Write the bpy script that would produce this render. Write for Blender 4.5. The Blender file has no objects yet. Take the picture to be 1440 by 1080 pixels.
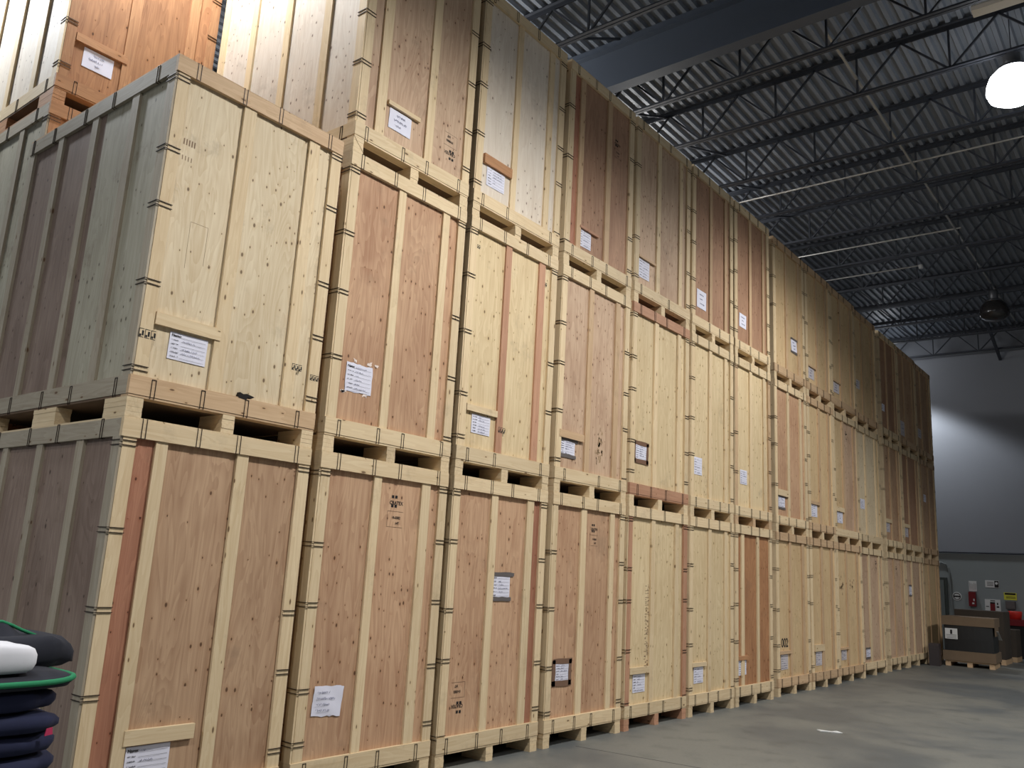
import bpy, math, random
from mathutils import Matrix, Vector
random.seed(7)
S = bpy.context.scene
COL = S.collection
PI = math.pi

# ------------------------------------------------------------------ materials
def srgb(r, g, b):
    def c(v):
        v /= 255.0
        return v / 12.92 if v <= 0.04045 else ((v + 0.055) / 1.055) ** 2.4
    return (c(r), c(g), c(b), 1.0)

def new_mat(name):
    m = bpy.data.materials.new(name)
    m.use_nodes = True
    nt = m.node_tree
    b = nt.nodes['Principled BSDF']
    return m, nt, b

def plain(name, col, rough=0.6, metal=0.0, emit=None, estr=0.0, var=0.0, vscale=6.0):
    m, nt, b = new_mat(name)
    b.inputs['Base Color'].default_value = col
    b.inputs['Roughness'].default_value = rough
    b.inputs['Metallic'].default_value = metal
    if emit:
        b.inputs['Emission Color'].default_value = emit
        b.inputs['Emission Strength'].default_value = estr
    if var:
        tc = nt.nodes.new('ShaderNodeTexCoord')
        n = nt.nodes.new('ShaderNodeTexNoise')
        n.inputs['Scale'].default_value = vscale
        n.inputs['Detail'].default_value = 5
        nt.links.new(tc.outputs['Object'], n.inputs['Vector'])
        mx = nt.nodes.new('ShaderNodeMix'); mx.data_type = 'RGBA'
        mx.inputs['A'].default_value = tuple(v * (1 - var) for v in col[:3]) + (1,)
        mx.inputs['B'].default_value = tuple(min(1, v * (1 + var)) for v in col[:3]) + (1,)
        nt.links.new(n.outputs['Fac'], mx.inputs['Factor'])
        nt.links.new(mx.outputs['Result'], b.inputs['Base Color'])
    return m

def N(nt, t, **kw):
    n = nt.nodes.new(t)
    for k, v in kw.items():
        setattr(n, k, v)
    return n

def math_node(nt, op, a, b=None, c=None, clamp=False):
    n = N(nt, 'ShaderNodeMath', operation=op)
    n.use_clamp = clamp
    for i, v in enumerate((a, b, c)):
        if v is None:
            continue
        if hasattr(v, 'is_output') or isinstance(v, bpy.types.NodeSocket):
            nt.links.new(v, n.inputs[i])
        else:
            n.inputs[i].default_value = v
    return n.outputs[0]

def mapr(nt, v, a, b, c, d):
    n = N(nt, 'ShaderNodeMapRange')
    n.interpolation_type = 'SMOOTHSTEP'
    nt.links.new(v, n.inputs[0])
    for i, x in enumerate((a, b, c, d)):
        n.inputs[i + 1].default_value = x
    return n.outputs[0]

def mixc(nt, f, a, b, mode='MIX'):
    n = N(nt, 'ShaderNodeMix', data_type='RGBA', blend_type=mode)
    for s, v in (('Factor', f), ('A', a), ('B', b)):
        if isinstance(v, bpy.types.NodeSocket):
            nt.links.new(v, n.inputs[s])
        else:
            n.inputs[s].default_value = v
    return n.outputs['Result']

def wood(name, col, dark, knot, axis='z', ply=True, kn=0.5, patch=0.35, dirt=0.12):
    """ plywood or pine: grain runs along axis; knots come out of a 3D cell pattern """
    m, nt, b = new_mat(name)
    tc = N(nt, 'ShaderNodeTexCoord')
    oi = N(nt, 'ShaderNodeObjectInfo')
    off = N(nt, 'ShaderNodeVectorMath', operation='SCALE')
    off.inputs[0].default_value = (37.0, 53.0, 29.0)
    nt.links.new(oi.outputs['Random'], off.inputs['Scale'])
    add = N(nt, 'ShaderNodeVectorMath', operation='ADD')
    nt.links.new(tc.outputs['Object'], add.inputs[0])
    nt.links.new(off.outputs[0], add.inputs[1])
    P = add.outputs[0]
    def scaled(across, along):
        mp = N(nt, 'ShaderNodeVectorMath', operation='MULTIPLY')
        v = [across] * 3
        v['xyz'.index(axis)] = along
        mp.inputs[1].default_value = v
        nt.links.new(P, mp.inputs[0])
        return mp.outputs[0]
    # fine grain
    g = N(nt, 'ShaderNodeTexNoise'); g.inputs['Scale'].default_value = 1.0
    g.inputs['Detail'].default_value = 5; g.inputs['Roughness'].default_value = 0.65
    g.inputs['Distortion'].default_value = 0.6
    nt.links.new(scaled(34 if ply else 45, 1.3), g.inputs['Vector'])
    # cathedral figure
    w = N(nt, 'ShaderNodeTexNoise'); w.inputs['Scale'].default_value = 1.0
    w.inputs['Detail'].default_value = 2; w.inputs['Distortion'].default_value = 1.6
    nt.links.new(scaled(5.0 if ply else 9.0, 0.8), w.inputs['Vector'])
    fig = math_node(nt, 'FRACT', math_node(nt, 'MULTIPLY', w.outputs['Fac'], 9.0 if ply else 6.0))
    fig = mapr(nt, fig, 0.0, 1.0, 0.0, 1.0)
    # broad patches
    p = N(nt, 'ShaderNodeTexNoise'); p.inputs['Scale'].default_value = 1.0; p.inputs['Detail'].default_value = 3
    nt.links.new(scaled(2.6, 1.2), p.inputs['Vector'])
    gf = mapr(nt, g.outputs['Fac'], 0.35, 0.72, 0.0, 1.0)
    f = math_node(nt, 'ADD', math_node(nt, 'MULTIPLY', gf, 0.42), math_node(nt, 'MULTIPLY', fig, 0.34))
    f = math_node(nt, 'ADD', f, math_node(nt, 'MULTIPLY', mapr(nt, p.outputs['Fac'], 0.4, 0.7, 0, 1), patch), clamp=True)
    c = mixc(nt, f, col, dark)
    # per object tone shift
    r2 = math_node(nt, 'FRACT', math_node(nt, 'MULTIPLY', oi.outputs['Random'], 17.3))
    tone = math_node(nt, 'MULTIPLY_ADD', r2, 0.16, 0.92)
    hs = N(nt, 'ShaderNodeHueSaturation')
    hs.inputs['Saturation'].default_value = 0.86
    nt.links.new(tone, hs.inputs['Value']); nt.links.new(c, hs.inputs['Color'])
    c = hs.outputs['Color']
    # knots
    if kn:
        v = N(nt, 'ShaderNodeTexVoronoi', voronoi_dimensions='2D'); v.inputs['Scale'].default_value = 1.0
        sx = N(nt, 'ShaderNodeSeparateXYZ'); nt.links.new(P, sx.inputs[0])
        oth = [k for k in range(3) if k != 'xyz'.index(axis)]
        ac = math_node(nt, 'MULTIPLY', math_node(nt, 'ADD', sx.outputs[oth[0]], sx.outputs[oth[1]]), 15.0 if ply else 16.0)
        al = math_node(nt, 'MULTIPLY', sx.outputs['xyz'.index(axis)], 9.0 if ply else 6.0)
        cb = N(nt, 'ShaderNodeCombineXYZ'); nt.links.new(ac, cb.inputs[0]); nt.links.new(al, cb.inputs[1])
        nt.links.new(cb.outputs[0], v.inputs['Vector'])
        sep = N(nt, 'ShaderNodeSeparateColor'); nt.links.new(v.outputs['Color'], sep.inputs[0])
        # rows of knots where a stretched noise is high
        rown = N(nt, 'ShaderNodeTexNoise'); rown.inputs['Scale'].default_value = 1.0; rown.inputs['Detail'].default_value = 1
        nt.links.new(scaled(0.5, 2.6), rown.inputs['Vector'])
        thr = mapr(nt, rown.outputs['Fac'], 0.46, 0.6, 1 - kn * 0.55, 1 - kn * 1.9)
        on = math_node(nt, 'GREATER_THAN', sep.outputs[0], thr)
        rad = math_node(nt, 'MULTIPLY_ADD', math_node(nt, 'POWER', sep.outputs[1], 2.0), 0.11, 0.065)
        core = math_node(nt, 'SUBTRACT', 1.0, math_node(nt, 'DIVIDE', v.outputs['Distance'], rad), clamp=True)
        core = mapr(nt, core, 0.0, 0.55, 0.0, 1.0)
        halo = math_node(nt, 'SUBTRACT', 1.0, math_node(nt, 'DIVIDE', v.outputs['Distance'], math_node(nt, 'MULTIPLY', rad, 2.6)), clamp=True)
        c = mixc(nt, math_node(nt, 'MULTIPLY', math_node(nt, 'MULTIPLY', halo, on), 0.45), c, dark)
        c = mixc(nt, math_node(nt, 'MULTIPLY', math_node(nt, 'MULTIPLY', core, on), 0.85), c, knot)
    # grubby smears
    d = N(nt, 'ShaderNodeTexNoise'); d.inputs['Scale'].default_value = 2.3; d.inputs['Detail'].default_value = 6
    d.inputs['Roughness'].default_value = 0.7
    nt.links.new(P, d.inputs['Vector'])
    c = mixc(nt, math_node(nt, 'MULTIPLY', mapr(nt, d.outputs['Fac'], 0.56, 0.72, 0, 1), dirt * 2.2), c, srgb(112, 96, 80))
    nt.links.new(c, b.inputs['Base Color'])
    b.inputs['Roughness'].default_value = 0.62
    b.inputs['Specular IOR Level'].default_value = 0.25
    bp = N(nt, 'ShaderNodeBump'); bp.inputs['Strength'].default_value = 0.18; bp.inputs['Distance'].default_value = 0.004
    nt.links.new(g.outputs['Fac'], bp.inputs['Height']); nt.links.new(bp.outputs[0], b.inputs['Normal'])
    return m

PLY = {
 'red':    wood('fir_plywood_red',    srgb(204, 162, 120), srgb(166, 118, 80),  srgb(70, 38, 24), kn=0.34),
 'tan':    wood('fir_plywood_tan',    srgb(196, 158, 118), srgb(158, 116, 80),  srgb(72, 44, 28), kn=0.30),
 'pink':   wood('fir_plywood_pink',   srgb(204, 172, 138), srgb(170, 132, 100), srgb(78, 46, 34), kn=0.36),
 'rust':   wood('fir_plywood_rust',   srgb(176, 116, 80),  srgb(146, 86, 56),   srgb(64, 32, 20), kn=0.25),
 'brown':  wood('fir_plywood_brown',  srgb(178, 134, 98),  srgb(142, 100, 70),  srgb(56, 34, 24), kn=0.32),
 'yellow': wood('pine_plywood_yellow',srgb(226, 202, 154), srgb(198, 168, 116), srgb(96, 66, 40), kn=0.30, patch=0.25),
 'cream':  wood('pine_plywood_cream', srgb(226, 208, 172), srgb(200, 174, 130), srgb(92, 66, 46), kn=0.36, patch=0.25),
 'honey':  wood('pine_plywood_honey', srgb(214, 184, 132), srgb(190, 154, 102), srgb(96, 64, 38), kn=0.18, patch=0.3),
 'orange': wood('plywood_orange',     srgb(184, 126, 70),  srgb(142, 90, 46),  srgb(70, 40, 22), kn=0.22, patch=0.4),
 'green':  wood('weathered_plywood_grey_green', srgb(178, 172, 150), srgb(152, 144, 122), srgb(66, 58, 48), kn=0.25, patch=0.5, dirt=0.25),
 'mauve':  wood('weathered_plywood_brown', srgb(150, 128, 112), srgb(122, 100, 86), srgb(54, 44, 38), kn=0.2, patch=0.5, dirt=0.3),
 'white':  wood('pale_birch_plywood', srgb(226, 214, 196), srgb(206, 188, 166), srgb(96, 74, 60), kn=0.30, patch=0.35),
}
def board_set(name, col, dark, kn=0.16):
    k = srgb(92, 62, 40)
    return {a: wood(name + '_' + a, col, dark, k, axis=a, ply=False, kn=kn, patch=0.2, dirt=0.1) for a in 'xyz'}
BRD = {
 'pine':  board_set('pine_board', srgb(224, 200, 156), srgb(204, 174, 126)),
 'red':   board_set('cedar_board', srgb(194, 142, 104), srgb(168, 114, 78)),
 'tan':   board_set('tan_board', srgb(206, 172, 128), srgb(182, 144, 100)),
 'grey':  board_set('weathered_board', srgb(178, 166, 144), srgb(152, 138, 114)),
 'orange':board_set('orange_board', srgb(190, 134, 78), srgb(156, 102, 54)),
}
M_smudge = plain('grey_brown_smudge', srgb(166, 138, 106), 0.8, var=0.15, vscale=30)
M_under = plain('shade_darkened_pallet_wood', srgb(104, 84, 66), 0.9, var=0.3, vscale=5)  # underside colour darkened so the pallet openings look shaded
M_wire = plain('dark_steel_wire', srgb(58, 48, 42), 0.5, 0.6)
M_paper = plain('white_paper', srgb(226, 226, 240), 0.75, var=0.03, vscale=14)
M_paperdull = plain('faded_paper', srgb(198, 192, 196), 0.75, var=0.05, vscale=14)
M_ink = plain('black_ink', srgb(24, 20, 20), 0.8)
M_pen = plain('blue_grey_pen', srgb(112, 114, 140), 0.8)
M_tapeb = plain('brown_tape', srgb(122, 94, 76), 0.35, var=0.15)
M_tapeg = plain('grey_duct_tape', srgb(104, 98, 96), 0.4, var=0.15)
M_torn = plain('torn_paper', srgb(236, 220, 210), 0.8)
M_hole = plain('splintered_hole', srgb(22, 15, 12), 0.9)
M_stain = plain('water_stain', srgb(128, 104, 82), 0.8, var=0.3, vscale=20)
M_steel = plain('dark_painted_steel', srgb(58, 62, 70), 0.5, 0.2, var=0.1)
M_girder = plain('blue_grey_painted_steel', srgb(70, 78, 90), 0.45, 0.1, var=0.08, vscale=2)
M_pipe = plain('pale_galvanised_pipe', srgb(170, 170, 166), 0.35, 0.5)
M_hous = plain('lamp_housing_grey', srgb(90, 92, 96), 0.4, 0.5)
M_lens = plain('lit_lamp_glass', srgb(255, 255, 255), 0.4, emit=(0.93, 0.96, 1.0, 1), estr=9)
M_dull = plain('unlit_lamp_lens', srgb(196, 190, 178), 0.25)
M_darkglass = plain('dark_lamp_glass', srgb(46, 44, 44), 0.15)
M_card = plain('brown_cardboard', srgb(116, 98, 78), 0.85, var=0.14, vscale=5)
M_carddk = plain('dark_cardboard', srgb(66, 58, 50), 0.85, var=0.2, vscale=4)
M_black = plain('black_plastic_wrap', srgb(30, 31, 32), 0.45, var=0.15, vscale=5)
M_navy = plain('navy_quilted_cloth', srgb(22, 28, 58), 0.9, var=0.45, vscale=9)
M_ink2 = plain('charcoal_quilted_cloth', srgb(30, 32, 42), 0.95, var=0.35, vscale=14)
M_green = plain('green_binding_cloth', srgb(26, 120, 78), 0.85, var=0.2)
M_felt = plain('white_felt_cloth', srgb(214, 214, 220), 0.95, var=0.05, vscale=30)
M_pink = plain('pink_tag_cloth', srgb(190, 50, 90), 0.8)
M_red = plain('red_plastic', srgb(118, 20, 30), 0.4)
M_redlt = plain('bright_red_plastic', srgb(214, 54, 44), 0.4)
M_sign = plain('white_sign', srgb(214, 216, 216), 0.5)
M_yel = plain('yellow_sign', srgb(206, 204, 66), 0.5)
M_gbox = plain('grey_metal_box', srgb(96, 92, 92), 0.5)
M_door = plain('dark_door_frame', srgb(58, 66, 64), 0.5)
M_doorl = plain('grey_green_door_leaf', srgb(104, 112, 112), 0.5)

# deck, floor, walls
def deck_mat():
    m, nt, b = new_mat('galvanised_roof_deck')
    tc = N(nt, 'ShaderNodeTexCoord')
    n = N(nt, 'ShaderNodeTexNoise'); n.inputs['Scale'].default_value = 0.9; n.inputs['Detail'].default_value = 5
    nt.links.new(tc.outputs['Object'], n.inputs['Vector'])
    c = mixc(nt, n.outputs['Fac'], srgb(104, 112, 124), srgb(134, 140, 148))
    nt.links.new(c, b.inputs['Base Color'])
    b.inputs['Roughness'].default_value = 0.5; b.inputs['Metallic'].default_value = 0.1
    return m
M_deck = deck_mat()
def floor_mat():
    m, nt, b = new_mat('polished_concrete')
    tc = N(nt, 'ShaderNodeTexCoord')
    n = N(nt, 'ShaderNodeTexNoise'); n.inputs['Scale'].default_value = 0.55; n.inputs['Detail'].default_value = 7
    n.inputs['Roughness'].default_value = 0.62; n.inputs['Distortion'].default_value = 0.4
    nt.links.new(tc.outputs['Object'], n.inputs['Vector'])
    n2 = N(nt, 'ShaderNodeTexNoise'); n2.inputs['Scale'].default_value = 3.4; n2.inputs['Detail'].default_value = 8
    nt.links.new(tc.outputs['Object'], n2.inputs['Vector'])
    c = mixc(nt, mapr(nt, n.outputs['Fac'], 0.36, 0.64, 0, 1), srgb(92, 96, 97), srgb(118, 118, 112))
    c = mixc(nt, mapr(nt, n2.outputs['Fac'], 0.5, 0.75, 0, 0.5), c, srgb(80, 82, 80))
    # fine speckle
    n3 = N(nt, 'ShaderNodeTexNoise'); n3.inputs['Scale'].default_value = 40; n3.inputs['Detail'].default_value = 3
    nt.links.new(tc.outputs['Object'], n3.inputs['Vector'])
    c = mixc(nt, mapr(nt, n3.outputs['Fac'], 0.5, 0.8, 0, 0.35), c, srgb(80, 78, 74))
    nt.links.new(c, b.inputs['Base Color'])
    r = mapr(nt, n.outputs['Fac'], 0.3, 0.7, 0.42, 0.6)
    nt.links.new(r, b.inputs['Roughness'])
    b.inputs['Specular IOR Level'].default_value = 0.4
    return m
M_floor = floor_mat()
M_joint = plain('dark_joint_filler', srgb(84, 84, 82), 0.8)
M_wall = plain('grey_painted_wall', srgb(136, 140, 148), 0.6, var=0.03, vscale=1.5)
M_walldado = plain('grey_painted_block', srgb(138, 146, 148), 0.55, var=0.04, vscale=3)

# ------------------------------------------------------------------ mesh helpers
class MB:
    def __init__(s):
        s.v = []; s.f = []; s.m = []
    def box(s, x0, x1, y0, y1, z0, z1, mi=0):
        n = len(s.v)
        s.v += [(x0,y0,z0),(x1,y0,z0),(x1,y1,z0),(x0,y1,z0),(x0,y0,z1),(x1,y0,z1),(x1,y1,z1),(x0,y1,z1)]
        s.f += [(n,n+3,n+2,n+1),(n+4,n+5,n+6,n+7),(n,n+1,n+5,n+4),(n+1,n+2,n+6,n+5),(n+2,n+3,n+7,n+6),(n+3,n,n+4,n+7)]
        s.m += [mi] * 6
        return s
    def bar(s, a, b, w, h=None, mi=0):
        a = Vector(a); b = Vector(b); h = h or w
        d = (b - a).normalized()
        up = Vector((0,0,1)) if abs(d.z) < 0.9 else Vector((0,1,0))
        u = d.cross(up).normalized(); v = u.cross(d).normalized()
        n = len(s.v)
        for p in (a, b):
            for su, sv in ((-1,-1),(1,-1),(1,1),(-1,1)):
                s.v.append(tuple(p + u*su*w/2 + v*sv*h/2))
        s.f += [(n,n+1,n+2,n+3),(n+7,n+6,n+5,n+4)] + [(n+i, n+4+i, n+4+(i+1)%4, n+(i+1)%4) for i in range(4)]
        s.m += [mi] * 6
        return s
    def tube(s, pts, r, seg=10, mi=0):
        pts = [Vector(p) for p in pts]
        n0 = len(s.v)
        for i, p in enumerate(pts):
            d = (pts[min(i+1, len(pts)-1)] - pts[max(i-1, 0)]).normalized()
            up = Vector((0,0,1)) if abs(d.z) < 0.9 else Vector((0,1,0))
            u = d.cross(up).normalized(); v = u.cross(d).normalized()
            for k in range(seg):
                a = 2*PI*k/seg
                s.v.append(tuple(p + u*math.cos(a)*r + v*math.sin(a)*r))
        for i in range(len(pts)-1):
            for k in range(seg):
                a = n0+i*seg+k; b2 = n0+i*seg+(k+1)%seg
                s.f.append((a, b2, b2+seg, a+seg)); s.m.append(mi)
        s.f.append(tuple(n0+k for k in range(seg))[::-1]); s.m.append(mi)
        s.f.append(tuple(n0+(len(pts)-1)*seg+k for k in range(seg))); s.m.append(mi)
        return s
    def lathe(s, prof, seg=32, mi=0):
        n0 = len(s.v)
        for r, z in prof:
            for k in range(seg):
                a = 2*PI*k/seg
                s.v.append((r*math.cos(a), r*math.sin(a), z))
        for i in range(len(prof)-1):
            for k in range(seg):
                a = n0+i*seg+k; b2 = n0+i*seg+(k+1)%seg
                s.f.append((a, b2, b2+seg, a+seg)); s.m.append(mi)
        return s
    def prism(s, poly, y0, y1, mi=0):
        """ polygon in x,z given depth y0..y1 """
        n = len(s.v); k = len(poly)
        s.v += [(x, y0, z) for x, z in poly] + [(x, y1, z) for x, z in poly]
        s.f += [tuple(range(n, n+k)), tuple(range(n+2*k-1, n+k-1, -1))]
        s.f += [(n+i, n+k+i, n+k+(i+1)%k, n+(i+1)%k) for i in range(k)]
        s.m += [mi] * (k+2)
        return s
    def mesh(s, name, mats):
        me = bpy.data.meshes.new(name)
        me.from_pydata(s.v, [], s.f)
        for m in (mats if isinstance(mats, (list, tuple)) else [mats]):
            me.materials.append(m)
        me.polygons.foreach_set('material_index', s.m)
        me.update()
        return me
    def build(s, name, mats, parent=None, loc=(0,0,0), rot=(0,0,0), smooth=False):
        return link(name, s.mesh(name, mats), parent, loc, rot, smooth)

def link(name, me, parent=None, loc=(0,0,0), rot=(0,0,0), smooth=False):
    o = bpy.data.objects.new(name, me)
    COL.objects.link(o)
    o.location = loc; o.rotation_euler = rot
    if parent:
        o.parent = parent
    if smooth:
        for p in me.polygons:
            p.use_smooth = True
    return o

def tag(o, label=None, cat=None, group=None, kind=None):
    if label: o['label'] = label
    if cat: o['category'] = cat
    if group: o['group'] = group
    if kind: o['kind'] = kind
    return o

def thing(name, label, cat, loc=(0,0,0), rz=0, group=None):
    o = bpy.data.objects.new(name, None); COL.objects.link(o)
    o.empty_display_size = 0.2
    o.location = loc; o.rotation_euler = (0, 0, rz)
    return tag(o, label, cat, group)

def text_mesh(body, size, bold=0.0):
    cu = bpy.data.curves.new('lettering', 'FONT')
    cu.body = body; cu.size = size; cu.offset = bold
    cu.align_x = 'CENTER'; cu.align_y = 'CENTER'
    ob = bpy.data.objects.new('lettering', cu); COL.objects.link(ob)
    bpy.context.view_layer.update()
    me = bpy.data.meshes.new_from_object(ob.evaluated_get(bpy.context.evaluated_depsgraph_get()))
    bpy.data.objects.remove(ob)
    return me

# ------------------------------------------------------------------ the building
XW, YL, YR, XF, ZD = 24.2, 7.0, -14.0, -9.0, 8.85
st = lambda o: tag(o, kind='structure')
st(MB().box(XF, XW, YR, YL, -0.1, 0.0).build('floor', M_floor))
st(MB().box(XW, XW+0.2, YR, YL, 2.6, ZD+0.1).box(XW-0.03, XW+0.2, YR, YL, 0, 2.6, 1).build('wall_back', [M_wall, M_walldado]))
st(MB().box(XF, XW, YL, YL+0.2, 0, ZD+0.1).build('wall_left', M_wall))
st(MB().box(XF, XW, YR-0.2, YR, 0, ZD+0.1).build('wall_right', M_wall))
st(MB().box(XF-0.2, XF, YR, YL, 0, ZD+0.1).build('wall_front', M_wall))
# fluted deck: trapezoid ribs running along the row
mb = MB(); P0 = 0.1524; y = YR; prof = []
while y < YL:
    prof += [(y, ZD), (y+0.052, ZD), (y+0.07, ZD+0.05), (y+0.134, ZD+0.05)]
    y += P0
prof.append((y, ZD))
n = len(prof)
mb.v = [(XF, a, b) for a, b in prof] + [(XW, a, b) for a, b in prof]
mb.f = [(i, i+1, n+i+1, n+i) for i in range(n-1)]; mb.m = [0]*(n-1)
st(mb.build('ceiling', M_deck))
st(MB().box(XF, XW, YR, YL, ZD+0.09, ZD+0.2).build('ceiling', M_deck))
# saw joints in the slab
st(MB().bar((4.5, -0.1, 0.0008), (5.0, -4.5, 0.0008), 0.012, 0.0016).build('trim_1', M_joint))

# steel girder
g = thing('steel_girder', 'wide blue-grey steel girder crossing the roof above the upper crates', 'girder', (6.72, 0, 8.1))
MB().box(-0.09, 0.09, YR, YL, 0, 0.022).build('bottom_flange', M_girder, g)
MB().box(-0.006, 0.006, YR, YL, 0.022, 0.60).build('web_plate', M_girder, g)
MB().box(-0.09, 0.09, YR, YL, 0.60, 0.62).build('top_flange', M_girder, g)
MB().box(-0.03, 0.03, YR, YL, 0.62, 0.745).build('deck_seat', M_girder, g)

# open web joists
JX = [-7.6, -5.9, -4.2, -2.5, -0.8, 0.9, 2.5, 4.0, 5.6, 7.57, 8.85, 10.52, 12.07, 13.6, 15.36, 17.04, 18.7, 20.33, 21.97, 23.8]
NAMES = {7: 'steel roof joist nearest the camera, mostly outside the picture at the top', 8: 'nearest steel roof joist in view, just before the wide girder',
 9: 'steel roof joist just beyond the wide girder', 10: 'second steel roof joist beyond the wide girder',
 11: 'third steel roof joist beyond the wide girder', 12: 'fourth steel roof joist beyond the wide girder',
 13: 'fifth steel roof joist beyond the wide girder', 14: 'sixth steel roof joist beyond the wide girder',
 15: 'seventh steel roof joist beyond the wide girder', 16: 'eighth steel roof joist beyond the wide girder',
 17: 'third last steel roof joist before the far wall', 18: 'second last steel roof joist before the far wall',
 19: 'last steel roof joist, its trusswork seen against the grey far wall'}
PAN = 1.17; ZB = 8.2; ZT = 8.80
chb = MB().box(-0.05, -0.008, YR+0.1, YL-0.1, 0, 0.006).box(0.008, 0.05, YR+0.1, YL-0.1, 0, 0.006)
chb.box(-0.013, -0.008, YR+0.1, YL-0.1, 0.006, 0.05).box(0.008, 0.013, YR+0.1, YL-0.1, 0.006, 0.05)
me_cb = chb.mesh('bottom_chord', M_steel)
cht = MB().box(-0.06, -0.008, YR+0.1, YL-0.1, 0.636, 0.644).box(0.008, 0.06, YR+0.1, YL-0.1, 0.636, 0.644)
cht.box(-0.013, -0.008, YR+0.1, YL-0.1, 0.58, 0.636).box(0.008, 0.013, YR+0.1, YL-0.1, 0.58, 0.636)
me_ct = cht.mesh('top_chord', M_steel)
me_v = MB().bar((0,0,0.03), (0,0,0.6), 0.026).mesh('web_post', M_steel)
me_d1 = MB().bar((0,0.03,0.03), (0,PAN/2,0.6), 0.026).mesh('web_diagonal', M_steel)
me_d2 = MB().bar((0,-0.03,0.03), (0,-PAN/2,0.6), 0.026).mesh('web_diagonal', M_steel)
for i, x in enumerate(JX):
    if i < 7: continue
    lab = NAMES.get(i, 'steel roof joist')
    j = thing('roof_joist', lab, 'joist', (x, 0, ZB), 0, 'open web steel roof joists')
    link('bottom_chord', me_cb, j); link('top_chord', me_ct, j)
    y = 0.83 + 2*PAN
    ymin = -4.5 if i < 16 else -5.8
    while y > ymin:
        link('web_post', me_v, j, (0, y, 0))
        link('web_diagonal', me_d1, j, (0, y, 0)); link('web_diagonal', me_d2, j, (0, y, 0))
        y -= PAN
# bridging angles between joists, along the building
for Y, xs in ((-1.51, (10, 18)), ):
    for k in range(xs[0]-1, xs[1]):
        if k == 9: pass
        tag(MB().bar((JX[k]+0.012, Y, 8.46), (JX[k+1]-0.012, Y, 8.46), 0.03).build('bridging_bar', M_pipe),
            'pale bridging bar joining two roof joists, %s gap beyond the girder' % ['first','second','third','fourth','fifth','sixth','seventh','eighth','ninth','tenth'][k-9], 'bridging bar', 'bridging bars between the roof joists')
# slanting braces near the crate line
for k, (x0, x1, y0, y1, lab) in enumerate([(5.6, 6.62, 1.15, 1.0, 'dark slanting brace running from the nearest joist to the wide girder'),
     (7.6, 8.82, 1.45, 1.45, 'slanting brace above the crate tops between first and second joists beyond girder'),
     (8.9, 10.49, 1.2, 1.2, 'slanting brace above the crate tops between second and third joists beyond girder'),
     (10.55, 12.04, 1.2, 1.2, 'slanting brace above the crate tops between third and fourth joists beyond girder'),
     (12.1, 13.57, 1.2, 1.2, 'slanting brace above the crate tops between fourth and fifth joists beyond girder'),
     (22.0, 24.17, -0.8, -0.8, 'dark slanting brace meeting the grey far wall')]):
    tag(MB().bar((x0, y0, 8.26), (x1, y1, 8.78), 0.03).build('joist_brace', M_steel) if k < 5 else MB().bar((x0, y0, 8.78), (x1, y1, 8.0), 0.07).build('joist_brace', M_steel), lab, 'brace')
# small pipes under the deck
for k, (x, y0, y1, z, lab) in enumerate([(11.85, 2.0, -5.0, 8.5, 'thin pale pipe under the roof deck, nearest of the three thin pipes'),
      (15.12, 2.0, -1.6, 8.5, 'thin pale pipe under the roof deck, middle of the three thin pipes'),
      (16.88, 2.0, -0.45, 8.5, 'thin bright pipe under the roof deck ending in a white sprinkler cap')]):
    t = thing('ceiling_pipe', lab, 'pipe', (x, 0, z))
    MB().tube([(0, y0, 0), (0, y1, 0)], 0.016).build('pipe_run', M_pipe, t)
    if k == 2:
        MB().tube([(0, y1, 0.01), (0, y1-0.01, -0.07)], 0.045).build('sprinkler_cap', M_sign, t)
# strip light housing at the upper right
t = thing('strip_light', 'pale unlit strip light housing at the upper right under the joists', 'light fixture', (7.47, -3.8, 7.98))
MB().prism([(-0.075, 0.0), (0.075, 0.0), (0.075, 0.05), (0.045, 0.09), (-0.045, 0.09), (-0.075, 0.05)], -0.62, 0.62).build('housing', M_dull, t)
for s in (-0.45, 0.45):
    MB().tube([(0, s, 0.085), (0, s, 0.83)], 0.004, 6).build('hanger', M_steel, t)

# high bay lamps, also used for the added fill lamps
def high_bay(loc, label, lit=True, power=0, spot=150, blend=0.4, col=(1,1,1), r=0.26, top=ZD, fac=1.0):
    t = thing('high_bay_lamp', label, 'lamp', loc)
    MB().lathe([(0.0, 0.40), (0.09, 0.40), (0.10, 0.36), (0.10, 0.18), (0.07, 0.15)], 24).build('ballast_housing', M_hous, t, smooth=True)
    MB().lathe([(0.05, 0.19), (r*0.55, 0.17), (r*0.62, 0.12), (r*0.6, 0.12), (r*0.5, 0.15), (0.05, 0.16)], 32).build('reflector_collar', M_hous, t, smooth=True)
    MB().lathe([(0.0, -0.30), (r*0.6, -0.28), (r*0.9, -0.22), (r, -0.14), (r*0.97, -0.05), (r*0.85, 0.05), (r*0.62, 0.13), (0.0, 0.135)], 32).build('glass_bell', M_lens if lit else M_darkglass, t, smooth=True)
    MB().tube([(0, 0, 0.4), (0, 0, top-loc[2]-0.02)], 0.006, 6).build('hanging_rod', M_steel, t)
    if lit and power:
        ld = bpy.data.lights.new('lamp_light', 'SPOT' if spot else 'POINT')
        ld.energy = power
        if spot:
            ld.spot_size = math.radians(spot); ld.spot_blend = blend
        ld.shadow_soft_size = r*0.9; ld.color = col
        lo = bpy.data.objects.new('lamp_light', ld); COL.objects.link(lo)
        lo.parent = t; lo.location = (0, 0, -0.62)
    return t
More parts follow.
